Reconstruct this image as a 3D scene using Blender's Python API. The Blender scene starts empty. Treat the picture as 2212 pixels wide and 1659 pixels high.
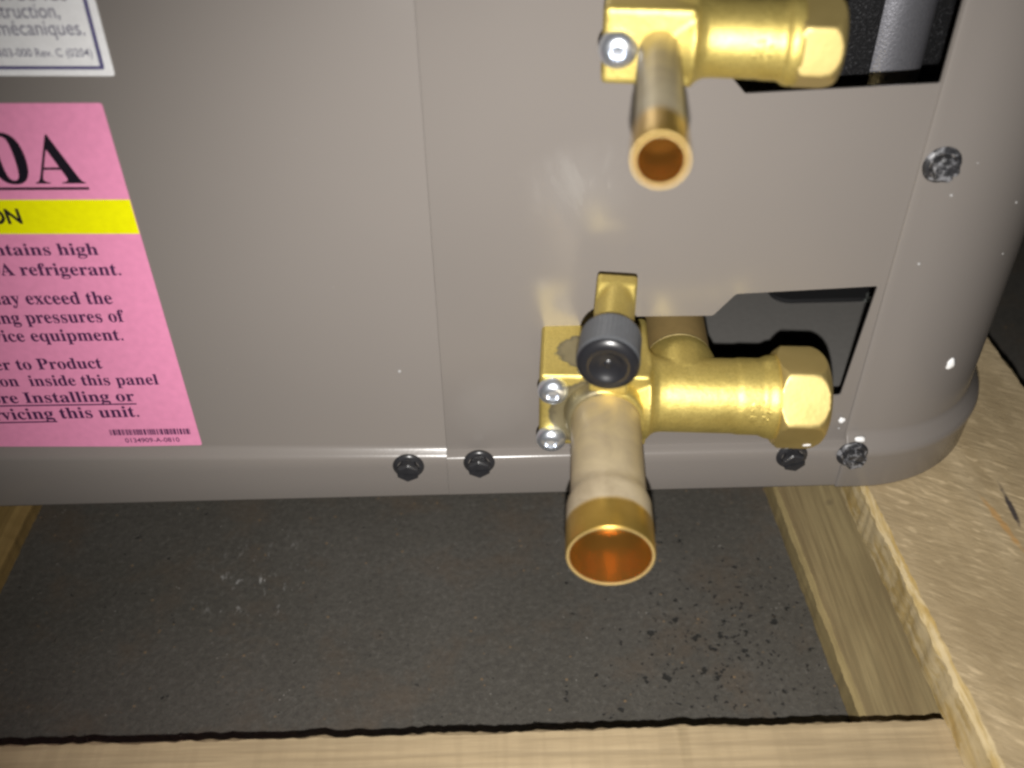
import bpy, bmesh, math, random
from mathutils import Vector, Matrix

random.seed(7)
S = bpy.context.scene
COL = S.collection

# ------------------------------------------------------------------ camera
IW, IH, F = 2212.0, 1659.0, 2080.0          # picture size the measurements were taken at, focal length in px
_d = Vector((34, 2570, F)).normalized()     # world down in camera axes (right, down, forward)
_b = .0132
_h = Vector((1, (-34 - F * _b) / 2570, _b)).normalized()   # world right
_n = _h.cross(_d)                                          # into the panel
RW = Matrix((_h, _n, -_d))                                 # camera axes -> world
CAM = Vector((0, -.257, .2585))


def ray(px, py):
    return (RW @ Vector((px - IW / 2, py - IH / 2, F))).normalized()


def atY(px, py, Y):
    v = ray(px, py)
    return CAM + v * ((Y - CAM.y) / v.y)


def atZ(px, py, Z):
    v = ray(px, py)
    return CAM + v * ((Z - CAM.z) / v.z)


cd = bpy.data.cameras.new('camera')
cam = bpy.data.objects.new('camera', cd)
COL.objects.link(cam)
rt, dn, fw = RW.col[0], RW.col[1], RW.col[2]
cam.matrix_world = Matrix(((rt.x, -dn.x, -fw.x, CAM.x), (rt.y, -dn.y, -fw.y, CAM.y),
                           (rt.z, -dn.z, -fw.z, CAM.z), (0, 0, 0, 1)))
cd.sensor_width = 36
cd.lens = F / IW * 36
cd.clip_start = .005
cd.clip_end = 50
cd.dof.use_dof = True
cd.dof.focus_distance = .345
cd.dof.aperture_fstop = 9.5
S.camera = cam

# ------------------------------------------------------------------ world, flash, exposure
w = bpy.data.worlds.new('World')
S.world = w
w.use_nodes = True
bg = w.node_tree.nodes['Background']
bg.inputs[0].default_value = (.9, .95, 1, 1)
bg.inputs[1].default_value = .006

ld = bpy.data.lights.new('phone_flash', 'SPOT')      # the phone's flash, a centimetre under its lens
ld.energy = 7.6
ld.spot_size = math.radians(96)
ld.spot_blend = 1.0
ld.shadow_soft_size = .0016
ld.color = (1, .97, .93)
fl = bpy.data.objects.new('phone_flash', ld)
COL.objects.link(fl)
M3 = cam.matrix_world @ Matrix.Rotation(math.radians(-6.5), 4, 'Y')   # its beam leans a little to the right
M3.translation = CAM + dn * .0175 + rt * .0005
fl.matrix_world = M3

S.view_settings.view_transform = 'Standard'
S.view_settings.look = 'None'
S.view_settings.exposure = 0
S.view_settings.gamma = 1
S.view_settings.use_curve_mapping = False
S.render.engine = 'CYCLES'
S.cycles.filter_width = 2.7
S.cycles.use_denoising = True


# ------------------------------------------------------------------ material helpers
class NT:
    def __init__(s, name):
        s.m = bpy.data.materials.new(name)
        s.m.use_nodes = True
        s.t = s.m.node_tree
        s.p = s.t.nodes['Principled BSDF']
        s.co = s.t.nodes.new('ShaderNodeTexCoord').outputs['Object']

    def n(s, kind, **kw):
        o = s.t.nodes.new('ShaderNode' + kind)
        for k, v in kw.items():
            if hasattr(o, k):
                setattr(o, k, v)
            else:
                s.put(o.inputs[k], v)
        return o

    def put(s, sock, v):
        if hasattr(v, 'is_output') or isinstance(v, bpy.types.NodeSocket):
            s.t.links.new(v, sock)
        else:
            if isinstance(v, (tuple, list)) and len(v) == 3 and sock.type == 'RGBA':
                v = (*v, 1)
            sock.default_value = v

    def noise(s, scale, detail=3, rough=.5, co=None, dist=0):
        o = s.n('TexNoise', Scale=scale, Detail=detail, Roughness=rough, Distortion=dist)
        s.put(o.inputs['Vector'], co if co is not None else s.co)
        return o.outputs[0]

    def mapping(s, loc=(0, 0, 0), rot=(0, 0, 0), sc=(1, 1, 1), co=None):
        o = s.n('Mapping')
        s.put(o.inputs['Vector'], co if co is not None else s.co)
        o.inputs['Location'].default_value = loc
        o.inputs['Rotation'].default_value = rot
        o.inputs['Scale'].default_value = sc
        return o.outputs[0]

    def ramp(s, fac, stops, interp='LINEAR'):
        o = s.n('ValToRGB')
        s.put(o.inputs[0], fac)
        r = o.color_ramp
        r.interpolation = interp
        while len(r.elements) < len(stops):
            r.elements.new(.5)
        for e, (p, c) in zip(r.elements, stops):
            e.position = p
            e.color = (*c, 1) if isinstance(c, (tuple, list)) else (c, c, c, 1)
        return o.outputs[0]

    def mix(s, fac, a, b, mode='MIX'):
        o = s.n('Mix', data_type='RGBA', blend_type=mode)
        s.put(o.inputs[0], fac)
        s.put(o.inputs[6], a)
        s.put(o.inputs[7], b)
        return o.outputs[2]

    def math(s, op, a, b=0.0, c=0.0):
        o = s.n('Math', operation=op)
        s.put(o.inputs[0], a)
        s.put(o.inputs[1], b)
        s.put(o.inputs[2], c)
        return o.outputs[0]

    def dist(s, p):
        o = s.n('VectorMath', operation='DISTANCE')
        s.put(o.inputs[0], s.co)
        o.inputs[1].default_value = p
        return o.outputs['Value']

    def near(s, p, r, soft, wob=0.0, wscale=500):
        d = s.dist(p)
        if wob:
            d = s.math('ADD', d, s.math('MULTIPLY', s.math('SUBTRACT', s.noise(wscale, 3), .5), wob))
        o = s.n('MapRange', interpolation_type='SMOOTHSTEP')
        s.put(o.inputs[0], d)
        o.inputs[1].default_value = r - soft
        o.inputs[2].default_value = r + soft
        o.inputs[3].default_value = 1
        o.inputs[4].default_value = 0
        return o.outputs[0]

    def bump(s, h, strength=.3, distance=.001, normal=None):
        o = s.n('Bump')
        o.inputs['Strength'].default_value = strength
        o.inputs['Distance'].default_value = distance
        s.put(o.inputs['Height'], h)
        if normal is not None:
            s.put(o.inputs['Normal'], normal)
        return o.outputs[0]

    def set(s, **kw):
        for k, v in kw.items():
            s.put(s.p.inputs[k.replace('_', ' ')], v)
        return s.m


def mat_plain(name, col, rough, metal=0, spec=.5):
    t = NT(name)
    t.set(Base_Color=t.mix(t.noise(400, 3), tuple(c * .88 for c in col), tuple(min(1, c * 1.1) for c in col)),
          Roughness=rough, Metallic=metal)
    t.p.inputs['Specular IOR Level'].default_value = spec
    return t.m


def mat_panel():
    t = NT('taupe_enamel')
    c = (.193, .1745, .160)
    base = t.mix(t.noise(14, 3), tuple(x * .96 for x in c), tuple(x * 1.04 for x in c))
    smear = t.ramp(t.noise(60, 4, .6, t.mapping(sc=(1, 1, .35)), .8), [(.60, 0.0), (.78, 1.0)])
    zone = t.math('MAXIMUM', t.near(atY(1250, 410, 0), .012, .008, .012, 90), t.near(atY(1060, 875, 0), .012, .007, .012, 90))
    smear = t.math('MULTIPLY', t.math('ADD', .25, smear), zone)
    base = t.mix(t.math('MULTIPLY', smear, .16), base, (.62, .60, .57))
    vor = t.n('TexVoronoi', Scale=70.0)
    t.put(vor.inputs['Vector'], t.co)
    keep = t.ramp(t.noise(40, 1), [(.57, 0.0), (.60, 1.0)])
    dot = t.math('MULTIPLY', t.ramp(vor.outputs['Distance'], [(.018, 1.0), (.035, 0.0)]), keep)
    base = t.mix(t.math('MULTIPLY', dot, .55), base, (.75, .74, .72))
    ro = t.math('ADD', .19, t.math('MULTIPLY', t.noise(25, 4), .08))
    ro = t.math('ADD', ro, t.math('MULTIPLY', smear, .12))
    nb = t.bump(t.noise(900, 2), .05, .0003)
    nb = t.bump(t.noise(30, 1), .05, .002, nb)
    return t.set(Base_Color=base, Roughness=ro, Normal=nb)


def mat_brass(name='cast_brass', stains=(), marks=()):
    t = NT(name)
    n1 = t.noise(120, 5, .6)
    base = t.mix(n1, (.56, .43, .11), (.79, .645, .215))
    fine = t.noise(1500, 3, .7)
    base = t.mix(t.ramp(fine, [(.35, .35), (.55, 0.0)]), base, (.34, .24, .06))
    metal = .84
    ro = t.math('ADD', .43, t.math('MULTIPLY', n1, .16))
    for p, r, wob in stains:
        k = t.near(p, r, .0005, wob, 420)
        edge = t.math('MULTIPLY', k, t.math('SUBTRACT', 1.0, t.near(p, r * .90, .0011, wob, 420)))
        base = t.mix(t.math('MULTIPLY', k, .85), base, t.mix(t.noise(200, 4), (.23, .205, .14), (.36, .32, .22)))
        base = t.mix(t.math('MULTIPLY', edge, .6), base, (.13, .11, .08))
    h = t.math('ADD', t.math('MULTIPLY', fine, .5), t.noise(420, 4))
    nb = t.bump(h, .28, .0005)
    for p, r in marks:                                        # worn cast lettering, no longer legible
        k = t.math('MULTIPLY', t.near(p, r, .0006), t.ramp(t.noise(520, 1, .4, t.mapping((2.1, 0, 0), sc=(1.6, 1, 1))), [(.52, 0.0), (.58, 1.0)]))
        nb = t.bump(k, .5, .0006, nb)
    return t.set(Base_Color=base, Roughness=ro, Metallic=metal, Normal=nb)


def mat_tube(tip, axis, length, band, pale, shine):
    """outside of a copper stub: pale heat haze, clean golden band by the mouth"""
    t = NT('stub_outside')
    dv = t.n('VectorMath', operation='SUBTRACT')
    t.put(dv.inputs[0], t.co)
    dv.inputs[1].default_value = tip
    dp = t.n('VectorMath', operation='DOT_PRODUCT')
    t.put(dp.inputs[0], dv.outputs[0])
    dp.inputs[1].default_value = -axis
    s = dp.outputs['Value']                                  # metres back from the mouth
    s2 = t.math('ADD', s, t.math('MULTIPLY', t.math('SUBTRACT', t.noise(110, 3), .5), band[1]))
    k = t.n('MapRange')
    t.put(k.inputs[0], s2)
    k.inputs[1].default_value = band[0] - .0007
    k.inputs[2].default_value = band[0] + .0007
    k = k.outputs[0]
    up = t.n('MapRange')                                      # pale near the mouth, browner near the valve
    t.put(up.inputs[0], s)
    up.inputs[1].default_value = band[0]
    up.inputs[2].default_value = length
    hz = t.mix(up.outputs[0], pale, (.44, .34, .15))
    blot = t.ramp(t.noise(95, 5, .62, None, .6), [(.40, 0.0), (.62, 1.0)])
    hz = t.mix(t.math('MULTIPLY', blot, .75), hz, (.36, .29, .19))
    gold = t.mix(t.noise(180, 3, .5, t.mapping(sc=(1, 1, 1))), (.50, .31, .06), (.66, .44, .11))
    base = t.mix(k, gold, hz)
    me = t.math('SUBTRACT', .9, t.math('MULTIPLY', k, .55))
    ro = t.math('ADD', .34, t.math('MULTIPLY', k, .14))
    return t.set(Base_Color=base, Roughness=ro, Metallic=me, Normal=t.bump(t.noise(300, 3), .08, .0004))


def mat_wood(name, along, light, dark, seed, rough_saw=False, torn=False):
    """pine; `along` is the grain axis"""
    t = NT(name)
    off = (seed * 1.37, seed * .71, seed * 2.1)
    sc = [60.0, 60.0, 60.0]
    sc['xyz'.index(along)] = 3.2
    g = t.noise(1, 5, .62, t.mapping(off, sc=sc), .5)
    sc2 = [420.0, 420.0, 420.0]
    sc2['xyz'.index(along)] = 16
    fibre = t.noise(1, 4, .7, t.mapping(off, sc=sc2))
    big = t.noise(14, 3, .5, t.mapping(off))
    base = t.mix(t.ramp(g, [(.32, 0.0), (.68, 1.0)]), dark, light)
    base = t.mix(t.ramp(fibre, [(.40, .45), (.60, 0.0)]), base, tuple(c * .52 for c in dark))
    base = t.mix(t.ramp(big, [(.45, 0.0), (.7, .38)]), base, tuple(c * .62 for c in dark))
    spots = t.ramp(t.noise(70, 2, .5, t.mapping(off)), [(.73, 0.0), (.78, 1.0)])
    base = t.mix(t.math('MULTIPLY', spots, .35), base, (.10, .075, .05))
    h = t.math('ADD', t.math('MULTIPLY', g, .6), fibre)
    if along == 'x':                                         # faint cross marks of the saw on the front bar
        cross = t.noise(1, 3, .6, t.mapping(off, sc=(190, 14, 30)), .3)
        base = t.mix(t.ramp(cross, [(.42, .22), (.55, 0.0)]), base, tuple(c * .7 for c in dark))
    if torn:
        tn = t.noise(1, 4, .7, t.mapping(off, sc=(170, 38, 170)), 1.0)
        base = t.mix(t.ramp(tn, [(.44, 0.0), (.56, .8)]), base, (.58, .47, .28))
        base = t.mix(t.ramp(tn, [(.32, .8), (.42, 0.0)]), base, (.38, .25, .08))
        h = t.math('ADD', h, t.math('MULTIPLY', tn, 1.3))
    if rough_saw:                                            # saw scratches across the face, torn fibres
        wob = t.n('VectorMath', operation='ADD')
        t.put(wob.inputs[0], t.co)
        sv = t.n('VectorMath', operation='SCALE')
        nz = t.n('TexNoise', Scale=30.0, Detail=2.0)
        t.put(nz.inputs['Vector'], t.co)
        t.put(sv.inputs[0], nz.outputs['Color'])
        sv.inputs['Scale'].default_value = .004
        t.put(wob.inputs[1], sv.outputs[0])
        wv = t.mapping((0, 0, 0), (0, 0, math.radians(33)), co=wob.outputs[0])
        saw = t.noise(1, 5, .72, t.mapping(off, sc=(105, 560, 300), co=wv), .4)
        tear = t.ramp(t.noise(1, 2, .55, t.mapping(off, sc=(120, 430, 300), co=wv), .3), [(.57, 0.0), (.66, 1.0)])
        base = t.mix(t.ramp(g, [(.32, 0.0), (.68, 1.0)]), dark, light)
        base = t.mix(t.ramp(saw, [(.38, .45), (.56, 0.0)]), base, tuple(c * .66 for c in dark))
        base = t.mix(t.math('MULTIPLY', tear, .55), base, tuple(min(1, c * 1.4) for c in light))
        cloud = t.ramp(t.noise(18, 3, .6, t.mapping(off)), [(.40, 0.0), (.66, .75)])
        base = t.mix(cloud, base, tuple(c * .68 for c in dark))
        crack = t.ramp(t.noise(1, 3, .6, t.mapping((off[0] + 3, off[1], 0), sc=(75, 9, 40)), .8), [(.69, 0.0), (.74, 1.0)])
        base = t.mix(t.math('MULTIPLY', crack, .5), base, (.34, .17, .05))
        for pa, pb, wd, colr, amt in (((2160, 1046), (2202, 1132), .0011, (.03, .025, .035), .9), ((2120, 1072), (2212, 1190), .0013, (.50, .27, .08), .7)):
            qa, qb = atZ(*pa, 0), atZ(*pb, 0)
            mid, dv = (qa + qb) / 2, qb - qa
            m1 = t.mapping(loc=tuple(-mid))
            m2 = t.mapping(rot=(0, 0, -math.atan2(dv.y, dv.x)), co=m1)
            m3 = t.mapping(sc=(2 * wd / dv.length, 1, 1), co=m2)
            ln = t.n('VectorMath', operation='LENGTH')
            t.put(ln.inputs[0], m3)
            dd_ = t.math('ADD', ln.outputs['Value'], t.math('MULTIPLY', t.math('SUBTRACT', t.noise(260, 3), .5), wd * 1.6))
            base = t.mix(t.math('MULTIPLY', t.ramp(t.math('DIVIDE', dd_, wd * 2), [(.3, 1.0), (.6, 0.0)]), amt), base, colr)
        h = t.math('ADD', t.math('MULTIPLY', g, .3), t.math('MULTIPLY', saw, 1.6))
    nb = t.bump(h, .42 if rough_saw else .28, .0009)
    return t.set(Base_Color=base, Roughness=.55, Normal=nb)


def mat_concrete():
    t = NT('dusty_concrete')
    a = t.noise(13, 6, .65)
    b = t.noise(430, 4, .75)
    f = t.noise(1100, 2, .6)
    base = t.mix(t.ramp(a, [(.3, 0.0), (.7, 1.0)]), (.060, .055, .045), (.087, .080, .069))
    base = t.mix(t.ramp(b, [(.34, .55), (.50, 0.0)]), base, (.040, .036, .032))
    base = t.mix(t.ramp(b, [(.54, 0.0), (.72, .45)]), base, (.150, .140, .126))
    base = t.mix(t.ramp(f, [(.38, .35), (.5, 0.0)]), base, (.045, .041, .036))
    brown = t.ramp(t.noise(38, 4, .65), [(.50, 0.0), (.7, .5)])
    base = t.mix(brown, base, (.092, .066, .044))

    def specks(scale, r, keep_scale, lo, col, amt, base):
        v = t.n('TexVoronoi', Scale=scale)
        t.put(v.inputs['Vector'], t.mapping((keep_scale, 1.3, 0)))
        k = t.ramp(t.noise(keep_scale, 2), [(lo, 0.0), (lo + .03, 1.0)])
        d = t.math('MULTIPLY', t.ramp(v.outputs['Distance'], [(r * .6, 1.0), (r, 0.0)]), k)
        return t.mix(t.math('MULTIPLY', d, amt), base, col), d
    base, _ = specks(260, .18, 130, .57, (.26, .16, .07), .5, base)
    base, _ = specks(330, .15, 95, .62, (.36, .34, .31), .45, base)
    cl = t.near(atZ(1560, 1400, -.06), .045, .035, .05, 25)
    thr = t.math('MULTIPLY', cl, .105)
    p1 = t.ramp(t.math('ADD', t.noise(470, 2, .5), thr), [(.735, 0.0), (.765, 1.0)])
    p2 = t.ramp(t.math('ADD', t.noise(190, 3, .55, t.mapping((5, 2, 0))), t.math('MULTIPLY', cl, .085)), [(.715, 0.0), (.755, 1.0)])
    base = t.mix(t.math('MULTIPLY', p1, .85), base, (.012, .011, .010))
    base = t.mix(t.math('MULTIPLY', p2, .9), base, (.010, .010, .009))
    scuff = t.ramp(t.noise(1, 4, .7, t.mapping((3, 1, 0), (0, 0, .35), (260, 90, 1))), [(.60, 0.0), (.70, 1.0)])
    patch = t.math('MULTIPLY', scuff, t.near(atZ(560, 1255, -.06), .020, .010, .015, 120))
    base = t.mix(t.math('MULTIPLY', patch, .75), base, (.45, .44, .43))
    pits = t.math('MAXIMUM', p1, p2)
    h = t.math('SUBTRACT', t.math('MULTIPLY', b, .8), pits)
    return t.set(Base_Color=base, Roughness=.72, Normal=t.bump(h, .5, .0012))


M = {}
M['panel'] = mat_panel()
M['pan'] = mat_plain('dusty_base_pan', (.175, .168, .157), .55)
M['black_in'] = mat_plain('black_shell', (.012, .012, .013), .45)
M['rubber'] = mat_plain('black_rubber', (.008, .008, .009), .8)
M['label_white'] = mat_plain('white_vinyl', (.88, .88, .89), .35)
M['label_pink'] = mat_plain('pink_vinyl', (.84, .30, .50), .42)
M['yellow'] = mat_plain('yellow_ink', (.93, .90, .0), .42)
M['ink_black'] = mat_plain('black_ink', (.010, .007, .014), .45)
M['ink_purple'] = mat_plain('violet_black_ink', (.055, .016, .070), .45)
M['ink_blue'] = mat_plain('navy_ink', (.085, .075, .20), .45)
M['ink_grey'] = mat_plain('faded_navy_ink', (.12, .11, .19), .45)
M['foam'] = mat_plain('white_foam', (.86, .86, .86), .7)
M['dust'] = mat_plain('grey_dust', (.36, .355, .35), .8)
M['edge'] = mat_plain('bare_dark_gap', (.02, .018, .017), .8)


def mat_textured_black():
    t = NT('textured_black_blanket')
    g = t.noise(1300, 2, .6)
    base = t.mix(t.ramp(g, [(.55, 0.0), (.75, 1.0)]), (.012, .012, .013), (.07, .07, .075))
    return t.set(Base_Color=base, Roughness=.5, Normal=t.bump(g, .6, .0008))


def mat_silver():
    t = NT('grey_metal_pipe')
    g = t.noise(1200, 2, .6)
    return t.set(Base_Color=t.mix(g, (.30, .30, .33), (.52, .52, .57)), Roughness=.36, Metallic=.75,
                 Normal=t.bump(g, .3, .0004))


def mat_screw(dusty):
    t = NT('black_screw_dusty' if dusty else 'black_screw')
    base = t.mix(t.noise(300, 3), (.014, .014, .016), (.034, .034, .037))
    if dusty:
        k = t.ramp(t.noise(330, 4, .65, t.mapping((4.2, 0, 1.7)), .8), [(.50, 0.0), (.60, 1.0)])
        base = t.mix(t.math('MULTIPLY', k, .8), base, (.25, .25, .265))
    return t.set(Base_Color=base, Roughness=.28 if not dusty else .42)


def mat_zinc():
    t = NT('zinc_bolt')
    g = t.noise(300, 3)
    return t.set(Base_Color=t.mix(g, (.78, .84, .94), (.88, .92, .98)), Roughness=.30, Metallic=.92)


def mat_knurl():
    t = NT('grey_plastic_cap')
    base = t.mix(t.noise(500, 3), (.078, .082, .090), (.106, .112, .121))
    return t.set(Base_Color=base, Roughness=.42, Normal=t.bump(t.noise(1400, 2), .25, .0003))


M['blanket'] = mat_textured_black()
M['silver'] = mat_silver()
M['screw'] = mat_screw(False)
M['screw_dusty'] = mat_screw(True)
M['zinc'] = mat_zinc()
M['knurl'] = mat_knurl()
M['cap_end'] = mat_plain('glossy_black_plastic', (.013, .013, .015), .30)
M['copper_in'] = mat_plain('bright_copper', (.52, .265, .050), .27, .90)
M['rim'] = mat_plain('cut_brass_rim', (.90, .66, .27), .40, .7)


def mat_hexcap():
    t = NT('machined_brass')
    n1 = t.noise(90, 4, .55)
    base = t.mix(n1, (.54, .41, .14), (.72, .57, .24))
    return t.set(Base_Color=base, Roughness=t.math('ADD', .42, t.math('MULTIPLY', n1, .12)), Metallic=.88,
                 Normal=t.bump(t.noise(700, 3), .12, .0003))


M['hex'] = mat_hexcap()

# ------------------------------------------------------------------ mesh helpers


def empty(name, loc, label, cat, group=None):
    o = bpy.data.objects.new(name, None)
    COL.objects.link(o)
    o.location = loc
    o.empty_display_size = .02
    tag(o, label, cat, group)
    return o


def tag(o, label, cat, group=None, kind=None):
    if label:
        o['label'] = label
    if cat:
        o['category'] = cat
    if group:
        o['group'] = group
    if kind:
        o['kind'] = kind
    return o


def wloc(p):
    v = Vector((0, 0, 0))
    while p is not None:
        v += p.location
        p = p.parent
    return v


def link_mesh(name, me, mats, parent=None, angle=32, local=False, label=None):
    if not isinstance(mats, (list, tuple)):
        mats = [mats]
    if len(me.materials) == 0:
        for m in mats:
            me.materials.append(m)
    o = bpy.data.objects.new(name, me)
    COL.objects.link(o)
    for p in me.polygons:
        p.use_smooth = True
    try:
        me.set_sharp_from_angle(angle=math.radians(angle))
    except Exception:
        pass
    if parent is not None:
        o.parent = parent
        if not local:
            o.location = -wloc(parent)
    if label:
        o['label'] = label
    return o


def obj(name, bm, mats, parent=None, angle=32, local=False, label=None, recalc=True):
    if recalc:
        bmesh.ops.recalc_face_normals(bm, faces=bm.faces)
    me = bpy.data.meshes.new(name)
    bm.to_mesh(me)
    bm.free()
    return link_mesh(name, me, mats, parent, angle, local, label)


def frame(axis, up=Vector((0, 0, 1))):
    a = axis.normalized()
    if abs(a.dot(up)) > .95:
        up = Vector((0, -1, 0))
    u = (up - a * up.dot(a)).normalized()
    return a, a.cross(u).normalized(), u                # axis, side, up


def lathe(bm, o, axis, prof, seg=64, rfun=None, closed=False, mat=0, mats=None):
    """prof: list of (s along the axis, radius)"""
    a, sd, u = frame(axis)
    rings = []
    for s, r in prof:
        if r <= 1e-7:
            rings.append([bm.verts.new(o + a * s)])
            continue
        ring = []
        for k in range(seg):
            th = 2 * math.pi * k / seg
            rr = rfun(th, s, r) if rfun else r
            ring.append(bm.verts.new(o + a * s + (u * math.cos(th) + sd * math.sin(th)) * rr))
        rings.append(ring)
    for i in range(len(rings) - 1 + (1 if closed else 0)):
        A, B = rings[i], rings[(i + 1) % len(rings)]
        mi = mats[i] if mats else mat
        for k in range(seg):
            k2 = (k + 1) % seg
            if len(A) == 1 and len(B) == 1:
                continue
            if len(A) == 1:
                f = bm.faces.new((A[0], B[k2], B[k]))
            elif len(B) == 1:
                f = bm.faces.new((A[k], A[k2], B[0]))
            else:
                f = bm.faces.new((A[k], A[k2], B[k2], B[k]))
            f.material_index = mi
    return bm


def box(bm, o, ex, ey, ez, lo, hi, bev=0.0, seg=2):
    """box in a local frame (ex, ey, ez) at o"""
    t = bmesh.new()
    c = [(x, y, z) for x in (lo[0], hi[0]) for y in (lo[1], hi[1]) for z in (lo[2], hi[2])]
    v = [t.verts.new(o + ex * p[0] + ey * p[1] + ez * p[2]) for p in c]
    for f in ((0, 1, 3, 2), (4, 6, 7, 5), (0, 4, 5, 1), (2, 3, 7, 6), (0, 2, 6, 4), (1, 5, 7, 3)):
        t.faces.new([v[i] for i in f])
    bmesh.ops.recalc_face_normals(t, faces=t.faces)
    if bev:
        bmesh.ops.bevel(t, geom=list(t.edges), offset=bev, segments=seg, profile=.5, affect='EDGES')
    me = bpy.data.meshes.new('tmp')
    t.to_mesh(me)
    t.free()
    bm.from_mesh(me)
    bpy.data.meshes.remove(me)
    return bm


def curve_plate(loops, depth, bevel=0.0):
    """flat plate from closed 2-D loops (first is the outline, others are holes); returns a mesh in XY"""
    cu = bpy.data.curves.new('tmp', 'CURVE')
    cu.dimensions = '2D'
    cu.fill_mode = 'BOTH'
    cu.extrude = depth / 2
    cu.bevel_depth = bevel
    cu.bevel_resolution = 1
    for lp in loops:
        sp = cu.splines.new('POLY')
        sp.points.add(len(lp) - 1)
        for q, (x, y) in zip(sp.points, lp):
            q.co = (x, y, 0, 1)
        sp.use_cyclic_u = True
    o = bpy.data.objects.new('tmp', cu)
    COL.objects.link(o)
    dg = bpy.context.evaluated_depsgraph_get()
    dg.update()
    me = bpy.data.meshes.new_from_object(o.evaluated_get(dg))
    bpy.data.objects.remove(o)
    bpy.data.curves.remove(cu)
    return me


def xz_to_world(me, y):
    """plate drawn in (x, z) stood up in the plane y"""
    for v in me.vertices:
        x, z, d = v.co
        v.co = (x, y + d, z)
    me.flip_normals()
    return me


def remeshed(bm, voxel, smooth, name):
    bmesh.ops.recalc_face_normals(bm, faces=bm.faces)
    me = bpy.data.meshes.new('tmp')
    bm.to_mesh(me)
    bm.free()
    o = bpy.data.objects.new('tmp', me)
    COL.objects.link(o)
    r = o.modifiers.new('r', 'REMESH')
    r.mode = 'VOXEL'
    r.voxel_size = voxel
    if smooth:
        sm = o.modifiers.new('s', 'SMOOTH')
        sm.factor = .5
        sm.iterations = smooth
    dg = bpy.context.evaluated_depsgraph_get()
    dg.update()
    out = bpy.data.meshes.new_from_object(o.evaluated_get(dg))
    out.name = name
    bpy.data.objects.remove(o)
    return out


def rounded_loop(pts, r, n=5):
    out = []
    N = len(pts)
    for i in range(N):
        p0, p, p1 = Vector(pts[i - 1]), Vector(pts[i]), Vector(pts[(i + 1) % N])
        a, b = (p0 - p), (p1 - p)
        k = min(r, a.length * .45, b.length * .45)
        A, B = p + a.normalized() * k, p + b.normalized() * k
        for j in range(n + 1):
            t = j / n
            q = A * (1 - t) ** 2 + p * 2 * t * (1 - t) + B * t * t
            out.append((q.x, q.y))
    return out


X, Y, Z = Vector((1, 0, 0)), Vector((0, 1, 0)), Vector((0, 0, 1))

# ================================================================== the setting: concrete floor
FZ = -.060
bm = bmesh.new()
bmesh.ops.create_grid(bm, x_segments=2, y_segments=2, size=2.5)
for v in bm.verts:
    v.co.z = FZ
tag(obj('floor', bm, mat_concrete()), 'dark grey dusty concrete floor with black pits seen between the pallet boards',
    'floor', kind='structure')

# ================================================================== pallet
pal = empty('wooden_pallet', (0, 0, FZ), 'rough pine pallet carrying the taupe condenser unit', 'pallet')


M['torn'] = None


def board(name, x0, x1, y0, y1, z0, z1, mat, bev=.0012, along='y', rag=.0004, skew=0.0, label=None, seed=1, side=None):
    """sawn board with slightly ragged edges"""
    rnd = random.Random(seed)
    bm = bmesh.new()
    n = 420
    L0, L1 = (y0, y1) if along == 'y' else (x0, x1)
    W0, W1 = (x0, x1) if along == 'y' else (y0, y1)
    prof = [(W0, z0), (W0, z1 - bev), (W0 + bev, z1), (W1 - bev, z1), (W1, z1 - bev), (W1, z0)]
    rings = []
    w = [0] * 6
    for i in range(n + 1):
        t = L0 + (L1 - L0) * i / n
        ring = []
        for j, (a, z) in enumerate(prof):
            w[j] = w[j] * .62 + rnd.uniform(-1, 1) * rag * .8
            a2 = a + w[j] + skew * t
            z2 = z + (w[j] * .5 if j in (1, 4) else 0)
            ring.append(bm.verts.new((a2, t, z2) if along == 'y' else (t, a2, z2)))
        rings.append(ring)
    for A, B in zip(rings, rings[1:]):
        for j in range(6):
            f = bm.faces.new((A[j], A[(j + 1) % 6], B[(j + 1) % 6], B[j]))
            f.material_index = 1 if (side and j in (0, 1, 3, 4)) else 0
    bm.faces.new(rings[0])
    bm.faces.new(list(reversed(rings[-1])))
    return obj(name, bm, [mat, side] if side else mat, pal, angle=25, label=label)


WL, WD = (.52, .40, .225), (.37, .265, .125)
TD = .017
deck = board('deck_board', .1352, .2250, -.20, .42, -TD, -.0002,
             mat_wood('rough_sawn_pine', 'y', (.58, .46, .285), (.42, .315, .175), 3.1, True),   .0022, 'y', .00042, -.034, seed=5, side=mat_wood('torn_yellow_edge', 'y', (.60, .47, .235), (.44, .30, .10), 4.4, torn=True),
             label='wide rough sawn top board under the rounded corner')
board('deck_board', -.40, -.31, -.20, .42, -TD, -.0002,
      mat_wood('rough_sawn_pine', 'y', (.64, .49, .29), (.47, .345, .185), 9.7, True), .002, 'y', .0006, seed=6)
board('stringer', -.42, .26, -.128, -.0895, FZ + .0118, -TD - .0004,
      mat_wood('pale_pine', 'x', (.45, .352, .215), (.345, .26, .150), 1.2), .0009, 'x', .00042, seed=12,
      label='pale pine bar crossing the bottom of the photo')
board('bottom_board', .1228, .215, -.20, .42, FZ + .0003, FZ + .0115,
      mat_wood('greyed_pine', 'y', (.37, .295, .150), (.235, .172, .086), 6.4),  .0018, 'y', .00025, -.036, seed=13, side=mat_wood('yellow_edge', 'y', (.40, .315, .15), (.30, .225, .10), 5.4),
      label='low greyed board lying on the floor under the rough deck board')
board('bottom_board', -.30, -.2102, -.20, .42, FZ + .0003, FZ + .0115,
      mat_wood('yellow_pine', 'y', (.40, .27, .10), (.27, .175, .06), 2.2), .004, 'y', .0003, -.005, seed=14,
      label='low yellowish board at the far left')

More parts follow.
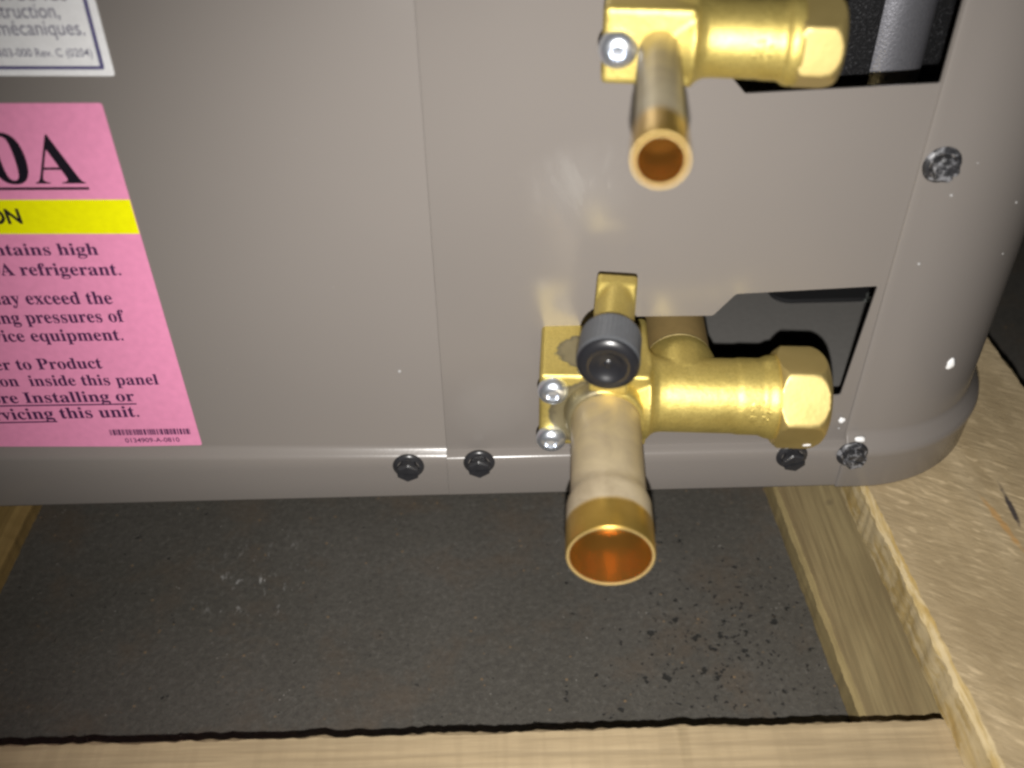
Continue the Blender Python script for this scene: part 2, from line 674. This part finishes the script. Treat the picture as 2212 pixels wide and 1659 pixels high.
# ================================================================== condenser unit
unit = empty('condenser_unit', (0, 0, 0),
             'taupe painted outdoor condenser unit with two brass valves and a pink warning label', 'condenser unit')
H = .36
XL, XS1, XS2 = -.46, -.0196, .1246


def skirt(bm, x0, x1, prof, dz0=0.0, dz1=0.0, nx=24):
    """profile [(out, z, slants)] swept along x"""
    rows = []
    for i in range(nx + 1):
        t = i / nx
        x = x0 + (x1 - x0) * t
        dz = dz0 + (dz1 - dz0) * t
        rows.append([bm.verts.new((x, -o, z + (dz if s else 0))) for o, z, s in prof])
    for A, B in zip(rows, rows[1:]):
        for j in range(len(prof) - 1):
            bm.faces.new((A[j], B[j], B[j + 1], A[j + 1]))
    return bm


# left service panel: one flat sheet, joggled out over the base rail
bm = bmesh.new()
pl = [(0, H, 0), (0, .0231, 1), (.0003, .0223, 1), (.0011, .0213, 1), (.0023, .0203, 1), (.0031, .0195, 1), (.0035, .0185, 1),
      (.0036, .016, 0), (.0036, .0016, 0), (.0032, .0006, 0), (.0022, 0, 0), (0, 0, 0)]
skirt(bm, XL, XS1 - .00004, pl, .0145, 0.0)
for v in [v for v in bm.verts if abs(v.co.x - (XS1 - .00004)) < 1e-6]:
    pass
right = [e for e in bm.edges if all(abs(v.co.x - (XS1 - .00004)) < 1e-6 for v in e.verts)]
ex = bmesh.ops.extrude_edge_only(bm, edges=right)['geom']
for v in [g for g in ex if isinstance(g, bmesh.types.BMVert)]:
    v.co.y += .0004
left_panel = obj('service_panel', bm, M['panel'], unit, 40)

# valve panel: sheet with the two openings
CUT1 = [(.0643, .1586), (.0703, .1522), (.1243, .1541), (.1243, .235), (.050, .235), (.050, .1740)]
CUT2 = [(.0440, .0776), (.0703, .0772), (.0768, .0855), (.1222, .0873), (.1195, .0417), (.0440, .0410)]
sheet = curve_plate([[(XS1 + .00004, .0205), (.1262, .0205), (.1262, H), (XS1 + .00004, H)],
                     rounded_loop(CUT1, .0006, 3), rounded_loop(CUT2, .0008, 3)], .0008, 0.0)
xz_to_world(sheet, .0004)
bm = bmesh.new()
bm.from_mesh(sheet)
pv = [(0, .0206, 0), (.0005, .0204, 0), (.0016, .0200, 0), (.0028, .0195, 0), (.0033, .0190, 0), (.0036, .0182, 0),
      (.0037, .015, 0), (.0037, .0016, 0), (.0033, .0006, 0), (.0022, 0, 0), (0, 0, 0)]
skirt(bm, XS1 + .00004, .1262, pv)
valve_panel = obj('valve_panel', bm, M['panel'], unit, 40)

# corner panel: sheet wrapped round the corner, standing a hair proud of the valve panel
CX, CR = .134, .0535


def corner_path():
    pts = []
    for x, y in ((XS2, -.0002), (XS2 + .0001, -.0006), (XS2 + .0004, -.0009), (XS2 + .0009, -.0010), (XS2 + .003, -.0010), (CX, -.0010)):
        pts.append((x, y, 0, -1))
    for k in range(1, 33):
        a = math.pi / 2 * k / 32
        pts.append((CX + CR * math.sin(a), -.0010 + CR - CR * math.cos(a), math.sin(a), -math.cos(a)))
    pts.append((CX + CR, .45, 1, 0))
    return pts


pc = [(0, H), (0, .0264), (.0003, .0252), (.0010, .0240), (.0036, .0207), (.0044, .0194), (.0047, .0180),
      (.0045, .0164), (.0041, .0148), (.0036, .0016), (.0031, .0005), (.0020, 0), (0, 0)]
bm = bmesh.new()
rows = []
for (x, y, nx_, ny_) in corner_path():
    rows.append([bm.verts.new((x + nx_ * o, y + ny_ * o, z)) for o, z in pc])
for A, B in zip(rows, rows[1:]):
    for j in range(len(pc) - 1):
        bm.faces.new((A[j], B[j], B[j + 1], A[j + 1]))
free = [e for e in bm.edges if all(abs(v.co.x - XS2) < 1e-6 for v in e.verts)]
ex = bmesh.ops.extrude_edge_only(bm, edges=free)['geom']
for v in [g for g in ex if isinstance(g, bmesh.types.BMVert)]:
    v.co.y += .0004
corner_panel = obj('corner_panel', bm, M['panel'], unit, 45)

# closed cabinet behind: rear and left sheets, lid
bm = bmesh.new()
box(bm, Vector((0, 0, 0)), X, Y, Z, (XL, .449, 0), (CX + CR - .002, .4515, H))
box(bm, Vector((0, 0, 0)), X, Y, Z, (XL - .003, .002, 0), (XL, .4515, H))
obj('rear_shell', bm, M['panel'], unit)
bm = bmesh.new()
lidpts = [(XL - .003, -.004), (CX, -.004)] + [(x + nx_ * .003, y + ny_ * .003) for x, y, nx_, ny_ in corner_path()[5:38]] + \
         [(CX + CR + .003, .452), (XL - .003, .452)]
me = curve_plate([lidpts], .004)
for v in me.vertices:
    v.co.z += H + .0025
link_mesh('top_cover', me, M['panel'], unit)

# base pan inside, pad and screw on it
panpts = [(XL + .004, .0022), (CX - .004, .0022)] + [(x - nx_ * .0022, y - ny_ * .0022) for x, y, nx_, ny_ in corner_path()[5:38]] + \
         [(CX + CR - .0022, .445), (XL + .004, .445)]
me = curve_plate([panpts], .002)
for v in me.vertices:
    v.co.z += .0020
bm2pan = link_mesh('base_pan', me, M['pan'], unit)
pad = []
for k in range(40):
    a = 2 * math.pi * k / 40
    cx = .1530 + (.0155 if math.cos(a) > 0 else -.0155)
    pad.append((cx + .0085 * math.cos(a), .1222 + .0085 * math.sin(a)))
me = curve_plate([pad], .0016, .0003)
for v in me.vertices:
    v.co.z += .0041
link_mesh('rubber_pad', me, M['rubber'], bm2pan)
bm = bmesh.new()
lathe(bm, Vector((.1752, .1150, .0031)), Z, [(0, .0036), (.0008, .0035), (.0012, .0026), (.003, .0024), (.0034, .0018), (.0034, 0)], 24)
obj('pan_screw', bm, mat_plain('dull_zinc', (.30, .32, .30), .45, .5), bm2pan)

# black partition, blanket and the grey pipe seen through the upper opening
bm = bmesh.new()
box(bm, Vector((0, 0, 0)), X, Y, Z, (-.02, .112, .092), (.1825, .116, .35), .0008)
obj('inner_wall', bm, M['blanket'], unit)
pp = atY(1908, 90, .092)
bm = bmesh.new()
lathe(bm, Vector((pp.x, pp.y, .092)), Z, [(0, 0), (0, .0150), (.26, .0150), (.26, 0)], 56)
obj('accumulator_pipe', bm, M['silver'], unit, label='grey metal pipe upright behind the upper opening')
bx = atY(1886, 90, .070)
bm = bmesh.new()
box(bm, Vector((0, 0, 0)), X, Y, Z, (.02, .066, .096), (bx.x, .0705, .345), .0012)
obj('sound_blanket', bm, M['blanket'], unit)

# ------------------------------------------------------------------ screws
def screw_mesh(name):
    bm = bmesh.new()
    lathe(bm, Vector((0, 0, 0)), -Y, [(0, .0056), (.0004, .0057), (.0009, .0054), (.0013, .0047), (.0014, .004)], 40)
    hexr = lambda th, s, r: min(r, .0036 / math.cos(((th + math.pi / 6) % (math.pi / 3)) - math.pi / 6))
    lathe(bm, Vector((0, 0, 0)), -Y, [(.0012, .0050), (.0029, .0050), (.0029, 0)], 48, hexr)
    for sgn in (1, -1):                                      # the two halves of the slotted hex head
        half = [(x, sgn * z) for x, z in ((-.00385, .0005), (.00385, .0005), (.0036, .0021), (.0001, .0041), (-.0001, .0041), (-.0036, .0021))]
        for (d0, k0), (d1, k1) in (((.0027, 1.0), (.0041, 1.0)), ((.0041, 1.0), (.0046, .86))):
            A = [bm.verts.new((x * k0, -d0, z * k0 if abs(z) > .001 else z)) for x, z in half]
            B = [bm.verts.new((x * k1, -d1, z * k1 if abs(z) > .001 else z)) for x, z in half]
            for i in range(6):
                bm.faces.new((A[i], A[(i + 1) % 6], B[(i + 1) % 6], B[i]))
            if d1 > .0044:
                bm.faces.new(B)
    bmesh.ops.recalc_face_normals(bm, faces=bm.faces)
    me = bpy.data.meshes.new(name)
    bm.to_mesh(me)
    bm.free()
    return me


SM = screw_mesh('panel_screw')
SD = screw_mesh('panel_screw_dusty')


def place_screw(px, py, yy, me, mat, roll, label=None, tilt=0):
    p = atY(px, py, yy - .0015)
    o = link_mesh('panel_screw', me, mat, unit, 30, label=label)
    o.location = (p.x, yy, p.z)
    o.rotation_euler = (tilt, roll, 0)
    return o


place_screw(882, 1012, -.0037, SM, M['screw'], .08)
place_screw(1035, 1004, -.0038, SM, M['screw'], -.04)
place_screw(1712, 990, -.0038, SM, M['screw'], -.28)
place_screw(1843, 986, -.0047, SD, M['screw_dusty'], .3, 'black hex screw smeared with white dust')
place_screw(2038, 360, -.0012, SD, M['screw_dusty'], .7, 'black hex screw smeared with white dust')

# ------------------------------------------------------------------ valves
def hex_cap(o, axis, R, L, mat, parent, roll=0.0):
    def rf(th, s, r):
        hx = R * math.cos(math.pi / 6) / math.cos(((th + roll) % (math.pi / 3)) - math.pi / 6)
        return min(r, hx)
    bm = bmesh.new()
    prof = [(0, R * .70), (0, R * .88), (R * .05, R * .93), (R * .12, R * .985), (L * .72, R * .985), (L * .83, R * .94),
            (L * .91, R * .88), (L * .96, R * .82), (L, R * .73), (L + .0003, R * .5), (L + .0003, 0)]
    # extra rings so that the chamfer scallops read
    full = []
    for (s0, r0), (s1, r1) in zip(prof, prof[1:]):
        for k in range(4):
            full.append((s0 + (s1 - s0) * k / 4, r0 + (r1 - r0) * k / 4))
    full.append(prof[-1])
    lathe(bm, o, axis, full, 144, rf)
    return obj('hex_cap', bm, mat, parent, 24)


def bolt_mesh():
    bm = bmesh.new()
    prof = [(0, .0047), (.0006, .0048)]
    for k in range(1, 9):
        a = math.pi / 2 * k / 9
        prof.append((.0006 + .0034 * math.sin(a), .0048 * math.cos(a) ** .8))
    prof.append((.0040, 0))
    prof = prof[:-3] + [(.0037, .0019), (.0029, .0014), (.0027, 0)]
    lathe(bm, Vector((0, 0, 0)), -Y, prof, 40)
    bmesh.ops.recalc_face_normals(bm, faces=bm.faces)
    me = bpy.data.meshes.new('mounting_bolt')
    bm.to_mesh(me)
    bm.free()
    return me


BM_ = bolt_mesh()


def bolt(p, phi, parent):
    o = link_mesh('mounting_bolt', BM_, M['zinc'], parent, 40, local=True)
    o.location = p
    o.rotation_euler = (0, 0, -phi)
    return o


def stub(base, tip, r, rs, ls, wall, parent, mat):
    ax = (tip - base).normalized()
    L = (tip - base).length
    s1 = L - ls
    prof, mi = [], []
    out = [(0, r), (s1 - .004, r), (s1 - .002, r + (rs - r) * .15), (s1, r + (rs - r) * .6), (s1 + .002, rs * .995), (L - .006, rs),
           (L - .0008, rs), (L - .0002, rs - .00015)]
    mid = [(L, rs - .00035), (L, rs - wall + .0001), (L - .0003, rs - wall)]
    inn = [(s1 + .003, rs - wall), (s1 + .0008, r + (rs - r) * .5 - wall), (s1 - .001, r - wall - .0012), (s1 - .004, r - wall - .0014), (0, r - wall - .0014), (0, 0)]
    prof = out + mid + inn
    mi = [0] * (len(out)) + [1] * (len(mid) - 1) + [2] * (len(inn))
    bm = bmesh.new()
    lathe(bm, base, ax, prof, 96, mats=mi)
    return obj('stub_tube', bm, [mat, M['rim'], M['copper_in']], parent, 40)


def valve(phi, blk, ztop, zbot, yfront, bar_y, bar_z, bar_len, bar_r, bar_r2, hexR, hexL, hroll, brass, label, inlet=None, port=None, lug=None):
    e1 = Vector((math.cos(phi), -math.sin(phi), 0))           # along the barrel
    e2 = Vector((-math.sin(phi), -math.cos(phi), 0))          # out towards the viewer
    bm = bmesh.new()
    o = Vector((blk[0], yfront, 0))
    W = blk[1]
    box(bm, o, e1, e2, Z, (0, -.032, zbot), (W, 0, ztop), .0011)
    bo = o + e1 * (W - .010)
    bo = Vector((bo.x, 0, 0)) + Vector((0, yfront, 0)) - e2 * (bar_y) + Vector((0, 0, bar_z)) + Vector((0, (bo.y - yfront), 0))
    # barrel along e1
    a0 = .010
    prof = [(0, 0), (0, bar_r * .9), (a0, bar_r + .0026), (a0 + .0010, bar_r + .0012), (a0 + .0028, bar_r + .0002), (a0 + .005, bar_r),
            (a0 + bar_len * .70, bar_r), (a0 + bar_len * .72, bar_r2), (a0 + bar_len * .90, bar_r2), (a0 + bar_len * .94, bar_r2 + .0008),
            (a0 + bar_len * .99, bar_r2 + .0012), (a0 + bar_len + .002, bar_r2 + .0010), (a0 + bar_len + .002, 0)]
    lathe(bm, bo, e1, prof, 72)
    if inlet:
        s, rc, rl = inlet
        io = bo + e1 * (a0 + s)
        lathe(bm, io, -e2, [(0, 0), (0, rc), (bar_r * .75, rc), (bar_r + .001, rc - .0003), (bar_r + .0055, rc - .0012), (bar_r + .0062, 0)], 56)
    if port:
        pc_, r_, yb, yf = port
        # square post rising out of the block, and the horizontal bar that becomes round
        zb = ztop - .004 - pc_.z
        sec = [(yb, r_), (yb + .0042, r_), (yb + .0185, -r_ * .9), (yb + .0185, zb), (yb, zb)]
        t = bmesh.new()
        L_ = [t.verts.new(pc_ - e1p * r_ + e2p * a + Z * b) for a, b in sec]
        R_ = [t.verts.new(pc_ + e1p * r_ + e2p * a + Z * b) for a, b in sec]
        t.faces.new(L_)
        t.faces.new(R_)
        for i in range(5):
            t.faces.new((L_[i], L_[(i + 1) % 5], R_[(i + 1) % 5], R_[i]))
        bmesh.ops.recalc_face_normals(t, faces=t.faces)
        bmesh.ops.bevel(t, geom=list(t.edges), offset=.0006, segments=2, profile=.5, affect='EDGES')
        tm = bpy.data.meshes.new('tmp')
        t.to_mesh(tm)
        t.free()
        bm.from_mesh(tm)
        bpy.data.meshes.remove(tm)
        lathe(bm, pc_, e2p, [(yb + .001, 0), (yb + .001, r_ * .93), (yb + .021, r_ * .93), (yb + .021, 0)], 56)
    me = remeshed(bm, .00048, 5, 'service_valve')
    v = link_mesh('service_valve', me, brass, unit, 60, label=label)
    if inlet:
        s, rc, rl = inlet
        bm = bmesh.new()
        lathe(bm, io, -e2, [(bar_r + .001, rl), (.075, rl), (.075, rl - .001)], 48)
        obj('inlet_tube', bm, M['inlet'], v)
        bm = bmesh.new()
        lathe(bm, io, -e2, [(bar_r + .0050, rl), (bar_r + .0056, rl + .0005), (bar_r + .0064, rl + .0003), (bar_r + .0068, rl)], 48)
        obj('braze_ring', bm, M['braze'], v)
    hex_cap(bo + e1 * (a0 + bar_len + .0005), e1, hexR, hexL, M['hex'], v, hroll)
    return v, e1, e2, bo


M['inlet'] = mat_plain('dull_copper_tube', (.46, .32, .13), .45, .6)
M['braze'] = mat_plain('braze_bead', (.42, .33, .14), .5, .5)

# lower, larger valve
PH = math.radians(4.4)
e1 = Vector((math.cos(PH), -math.sin(PH), 0))
e2 = Vector((-math.sin(PH), -math.cos(PH), 0))
# charging port geometry
zc = .0935
pend = atY(1313, 786, -.0490)           # middle of the dust cap's end
pcen = Vector((pend.x, pend.y, pend.z))
stain_pt = atZ(1262, 760, .0745)
brass1 = mat_brass('cast_brass', [(stain_pt, .0085, .004), (Vector((.0290, -.026, .0590)), .0135, .003)], [(atY(1642, 888, -.031), .0045)])
PR = .0060
PHP = math.radians(10.2)
e2p = Vector((-math.sin(PHP), -math.cos(PHP), 0))
e1p = Vector((math.cos(PHP), -math.sin(PHP), 0))
port_axis_o = pcen - e2p * .049          # far back on the port's axis
yb = .0125
v1, _, _, bo1 = valve(PH, (.0124, .0345), .0745, .0455, -.0255, .0095, .0602, .0395, .0121, .0124, .0167, .0158, math.radians(35),
                      brass1, 'larger lower brass valve with a dark dust cap and thick stub', inlet=(.0115, .0125, .0108),
                      port=(port_axis_o, PR, yb, .034))
t1 = atY(1319, 1203, -.0860)
b1 = t1 - e2 * .064
b1.z = t1.z + .0002
M['tube1'] = mat_tube(t1, e2, .064, (.0105, .0016), (.50, .42, .29), .4)
stub(b1, t1, .01085, .01215, .0195, .0010, v1, M['tube1'])
# raised socket the tube is brazed into
bm = bmesh.new()
lathe(bm, b1 + e2 * .0025, e2, [(0, .0134), (.0032, .0133), (.0044, .0129), (.0058, .0126), (.0066, .0121), (.0069, .0114), (.0068, .0106)], 64)
obj('tube_collar', bm, brass1, v1, 40)
for px, py in ((1195, 848), (1191, 951)):
    q = atY(px, py, -.0275)
    bolt((q.x, -.0251 - (q.x - .0124) * math.tan(PH) - .0004, q.z), PH, v1)
# port: round shank and collar, then the cap
bm = bmesh.new()
lathe(bm, port_axis_o, e2p, [(yb + .018, PR * .8), (yb + .0195, PR * .96), (yb + .0203, PR * 1.03), (yb + .0210, PR * .96), (.036, PR * .93), (.036, 0)], 56)
ro = bm
obj('charging_port', ro, brass1, v1, 40)
bm = bmesh.new()
CRD = .0087


def kn(th, s, r):
    if .0372 < s < .0478 and r > CRD * .9:
        return r + .00007 * math.cos(th * 44)
    return r


lathe(bm, port_axis_o, e2p, [(.0335, .0055), (.0335, .0060), (.0342, .0068), (.0356, .0078), (.0372, .0084), (.0374, CRD), (.0420, CRD), (.0470, CRD + .0001),
                            (.0482, CRD + .0002), (.0492, CRD), (.0499, CRD - .0006), (.0505, CRD - .0018), (.0507, CRD - .0030),
                            (.0505, .0050), (.0500, .0042), (.0494, .0030), (.0491, .0014), (.0495, .0009), (.0496, 0)], 176, kn,
      mats=[0] * 9 + [1] * 10)
obj('dust_cap', bm, [M['knurl'], M['cap_end']], v1, 40, label='ribbed dark grey plastic cap')

# upper, smaller valve
PH2 = math.radians(8.6)
f2 = Vector((-math.sin(PH2), -math.cos(PH2), 0))
brass2 = mat_brass('cast_brass', (), [(atY(1650, 118, -.034), .0042)])
v2, g1, g2, bo2 = valve(PH2, (.0268, .0222), .1846, .1657, -.0250, .0095, .1748, .0236, .0094, .0096, .0115, .0112, math.radians(3.8),
                        brass2, 'smaller upper brass valve with a thin stub and one bolt', inlet=(.012, .0085, .0064))
t2 = atY(1427, 347, -.1040)
b2 = t2 - f2 * .0800
b2.z = .1742
M['tube2'] = mat_tube(t2, (t2 - b2).normalized(), .076, (.0140, .006), (.55, .49, .35), .4)
stub(b2, t2, .0050, .00515, .0190, .00062, v2, M['tube2'])
q = atY(1337, 110, -.0275)
bolt((q.x, -.0246 - (q.x - .0268) * math.tan(PH2) - .0004, q.z), PH2, v2)

# ------------------------------------------------------------------ labels
SERIF = {}
for i, ch in enumerate('ABCDEFGHIJKLMNOPQRSTUVWXYZ'):
    SERIF[ch] = chr(0x1D400 + i)
for i, ch in enumerate('abcdefghijklmnopqrstuvwxyz'):
    SERIF[ch] = chr(0x1D41A + i)
for i, ch in enumerate('0123456789'):
    SERIF[ch] = chr(0x1D7CE + i)


def text_mesh(s, offset=0.0):
    cu = bpy.data.curves.new('tmp', 'FONT')
    cu.body = s
    cu.size = 1
    cu.offset = offset
    cu.fill_mode = 'FRONT'
    cu.resolution_u = 6
    o = bpy.data.objects.new('tmp', cu)
    COL.objects.link(o)
    dg = bpy.context.evaluated_depsgraph_get()
    dg.update()
    me = bpy.data.meshes.new_from_object(o.evaluated_get(dg))
    bpy.data.objects.remove(o)
    return me


def span(me):
    xs = [v.co.x for v in me.vertices]
    return min(xs), max(xs)


def line(bm, full, suffix, pl, pr, height_px, Yp, serif=True, offset=0.0, ref='h'):
    """a line of print on the panel: `suffix` runs from pixel point pl to pr along the baseline"""
    conv = (lambda t: ''.join(SERIF.get(c, c) for c in t)) if serif else (lambda t: t)
    A, B = atY(*pl, Yp), atY(*pr, Yp)
    mf, ms = text_mesh(conv(full), offset), text_mesh(conv(suffix), offset)
    f0, f1 = span(mf)
    s0, s1 = span(ms)
    mr = text_mesh(conv(ref), offset)
    hh = max(v.co.y for v in mr.vertices)
    hw = (atY(pr[0], pr[1] - height_px, Yp) - B).length
    sx = (B - A).length / (s1 - s0)
    sy = hw / hh
    d = (B - A).normalized()
    up = Vector((-d.z, 0, d.x))
    for v in mf.vertices:
        w_ = B + d * ((v.co.x - f1) * sx) + up * (v.co.y * sy)
        v.co = w_
    bm.from_mesh(mf)
    for m_ in (mf, ms, mr):
        bpy.data.meshes.remove(m_)
    return (B - A).length, B - d * ((f1 - f0) * sx), B


def strip(bm, pts, thick_y):
    """thin slab from four world points on the panel, front at thick_y"""
    vs = [bm.verts.new((p.x, thick_y, p.z)) for p in pts]
    bm.faces.new(vs)
    return bm


def bar_px(bm, p0, p1, th, Yp):
    A, B = atY(*p0, Yp), atY(*p1, Yp)
    d = (B - A).normalized()
    up = Vector((-d.z, 0, d.x)) * (th / 2)
    return strip(bm, [A - up, B - up, B + up, A + up], Yp)


def slab(x0, z0, x1, z1, slope, y0, y1, r=.0012):
    """sticker: rounded sheet; `slope` leans its bottom edge"""
    lp = rounded_loop([(x0, z0 + slope * (x0 - x1)), (x1, z0), (x1, z1), (x0, z1 + slope * (x0 - x1))], r, 3)
    me = curve_plate([lp], abs(y1 - y0))
    return xz_to_world(me, (y0 + y1) / 2)


YT = -.00030
LX = -.1070
bl, br = atY(0, 968.3, 0), atY(437, 960.5, 0)
tl, trr = atY(0, 222.5, 0), atY(220, 222, 0)
slp = (br.z - bl.z) / (br.x - bl.x)
LX0 = -.222
pts = [(LX0, br.z + slp * (LX0 - br.x)), (br.x, br.z), (trr.x, trr.z), (LX0, trr.z + (trr.z - tl.z) / (trr.x - tl.x) * (LX0 - trr.x))]
me = xz_to_world(curve_plate([rounded_loop(pts, .0008, 3)], .00020), -.00014)
pink = link_mesh('warning_label', me, M['label_pink'], unit, label='pink warning label with a yellow band')
bm = bmesh.new()
y1t, y1b = atY(0, 431.6, YT), atY(0, 505.6, YT)
ztr, zbr = atY(284, 431, YT), atY(302, 505, YT)
sl1 = (ztr.z - y1t.z) / (ztr.x - y1t.x)
sl2 = (zbr.z - y1b.z) / (zbr.x - y1b.x)
XR = (br.x + trr.x) / 2 - .0002
strip(bm, [Vector((LX0 + .0002, 0, zbr.z + sl2 * (LX0 - zbr.x))), Vector((XR, 0, zbr.z)), Vector((XR, 0, ztr.z)),
           Vector((LX0 + .0002, 0, ztr.z + sl1 * (LX0 - ztr.x)))], YT)
obj('yellow_band', bm, M['yellow'], pink)
Y2 = -.00036
bm = bmesh.new()
line(bm, 'R-410A', 'A', (78.5, 397.5), (186, 397), 103, Y2, ref='A', offset=-.004)
bar_px(bm, (-250, 409.0), (192.5, 407), .00085, Y2)
line(bm, 'CAUTION', 'N', (18, 482.6), (50, 482), 30, Y2 - .00004, serif=False, offset=.035, ref='N')
obj('heading', bm, M['ink_black'], pink)
bm = bmesh.new()
LINES = [
    ('contains high', 'high', (127.5, 551), (214, 550.5), 24),
    ('R-410A refrigerant.', 'refrigerant.', (46.6, 595), (263, 594.5), 25),
    ('may exceed the', 'exceed the', (59, 657.5), (245, 656.5), 26),
    ('operating pressures of', 'pressures of', (59, 698.5), (272, 695), 25),
    ('service equipment.', 'equipment.', (69.7, 737.5), (268, 735), 24),
    ('Refer to Product', 'Product', (84, 798), (223, 795.5), 22.5),
    ('information  inside this panel', 'inside this panel', (66.5, 834), (344, 830.5), 22),
    ('before Installing or', 'Installing or', (56, 870.5), (293, 866.5), 22),
    ('Servicing this unit.', 'this unit.', (133, 904), (302, 900), 22.5),
]
for full, suf, a, b, hp in LINES:
    line(bm, full, suf, a, b, hp, Y2, offset=.006)
bar_px(bm, (-190, 880), (295, 872.5), .0006, Y2)
bar_px(bm, (-60, 914.5), (124, 910.5), .0006, Y2)
line(bm, '0134909-A-0810', '0134909-A-0810', (272, 956), (389, 954), 9, Y2, serif=False, offset=.01, ref='A')
obj('lettering', bm, M['ink_purple'], pink)
bm = bmesh.new()
A0, B0 = atY(239, 940.5, Y2), atY(412, 938, Y2)
A1 = atY(239, 928.5, Y2)
rr = random.Random(4)
x = 0.0
tot = (B0 - A0).length
hbar = (A1 - A0).length
dd = (B0 - A0).normalized()
uu = Vector((-dd.z, 0, dd.x))
while x < tot:
    wb = rr.choice([.00025, .00025, .0005, .00075])
    p = A0 + dd * x
    p2 = A0 + dd * min(x + wb, tot)
    strip(bm, [p, p2, p2 + uu * hbar, p + uu * hbar], Y2)
    x += wb + rr.choice([.00022, .00022, .00045])
obj('barcode', bm, M['ink_purple'], pink)

# white label above
wr, wl = atY(249.4, 163.6, 0), atY(0, 163.0, 0)
wt = atY(206, 0, 0)
sw = (wr.z - wl.z) / (wr.x - wl.x)
pts = [(LX0, wr.z + sw * (LX0 - wr.x)), (wr.x, wr.z), (wt.x + (wt.x - wr.x) * 2.2, wr.z + (wt.z - wr.z) * 3.2), (LX0, wr.z + (wt.z - wr.z) * 3.2)]
me = xz_to_world(curve_plate([rounded_loop(pts, .0008, 3)], .00020), -.00014)
white = link_mesh('notice_label', me, M['label_white'], unit, label='white label with a navy border line')
bm = bmesh.new()
c0 = atY(221.5, 146.6, YT)
bar_px(bm, (-260, 146.2), (223.8, 146.6), .00095, YT)
cA = atY(221.3, 146.6, YT)
cB = atY(183.5, 0, YT)
dB = (cB - cA)
th = .00055
strip(bm, [cA + X * -th, cA + X * th, cA + dB * 3 + X * th, cA + dB * 3 + X * -th], YT - .00002)
obj('border_line', bm, M['ink_blue'], white)
bm = bmesh.new()
line(bm, 'avec les', 'les', (97, .6), (146, .6), 30, YT, serif=False)
line(bm, 'instruction,', 'truction,', (3, 39), (131, 38.8), 31, YT, serif=False)
line(bm, 'mécaniques.', 'mécaniques.', (-2, 76), (185, 75.6), 31, YT, serif=False)
line(bm, '4603-000 Rev. C (0204)', 'Rev. C (0204)', (79, 122.5), (201, 122.5), 17, YT, serif=False, offset=.004)
obj('lettering', bm, M['ink_grey'], white)

# ------------------------------------------------------------------ dust specks
def on_corner(px, py):
    v = ray(px, py)
    p = CAM + v * ((-.0010 - CAM.y) / v.y)
    if p.x <= CX:
        return p
    ox, oy = CAM.x - CX, CAM.y - (-.0010 + CR)
    a_ = v.x ** 2 + v.y ** 2
    b_ = 2 * (ox * v.x + oy * v.y)
    c_ = ox * ox + oy * oy - CR * CR
    return CAM + v * ((-b_ - math.sqrt(max(0, b_ * b_ - 4 * a_ * c_))) / (2 * a_))


bm = bmesh.new()
for px, py, r in ((1985, 570, .0005), (2055, 422, .0005), (2195, 437, .0004), (2166, 548, .0003), (2112, 352, .00025),
                  (1812, 925, .0004)):
    p = on_corner(px, py) if py < 950 else atY(px, py, -.0058)
    bmesh.ops.create_icosphere(bm, subdivisions=2, radius=r, matrix=Matrix.Translation(p))
tag(obj('dust_speck', bm, M['dust'], corner_panel), None, None, kind='stuff')
bm = bmesh.new()
for px, py, r in ((863, 802, .0006), (640, 300, .0001), (720, 620, .0001)):
    bmesh.ops.create_icosphere(bm, subdivisions=2, radius=r, matrix=Matrix.Translation(atY(px, py, 0)))
tag(obj('dust_speck', bm, M['dust'], left_panel), None, None, kind='stuff')

# ------------------------------------------------------------------ white foam crumbs
def crumb(p, size, label, seed):
    rnd = random.Random(seed)
    bm = bmesh.new()
    bmesh.ops.create_icosphere(bm, subdivisions=2, radius=1)
    for v in bm.verts:
        k = 1 + rnd.uniform(-.22, .22)
        v.co = Vector((v.co.x * size[0], v.co.y * size[1], v.co.z * size[2])) * k
    o = obj('foam_crumb', bm, M['foam'], None, 60)
    o.location = p
    tag(o, label, 'crumb', 'white foam crumbs on the unit')
    return o


v = ray(2052, 785)
cc = Vector((CX, -.0010 + CR))
aa = v.x ** 2 + v.y ** 2
ox, oy = CAM.x - cc.x, CAM.y - cc.y
bb = 2 * (ox * v.x + oy * v.y)
c2 = ox * ox + oy * oy - CR * CR
tt = (-bb - math.sqrt(bb * bb - 4 * aa * c2)) / (2 * aa)
crumb(CAM + v * tt, (.0016, .0014, .0024), 'white foam crumb stuck high on the rounded corner, away from any screw', 1)
crumb(atY(1857, 949, -.0045), (.0020, .0010, .0012), 'white foam crumb just above the dusty lower screw', 2)
crumb(atY(1818, 908, -.0012), (.0011, .0008, .0012), 'small white foam crumb on the seam beside the lower hex cap', 3)
hb = atY(1746, 957, -.0330)
crumb(hb, (.0022, .0010, .0014), 'white foam crumb on the bottom edge of the lower hex cap', 4)
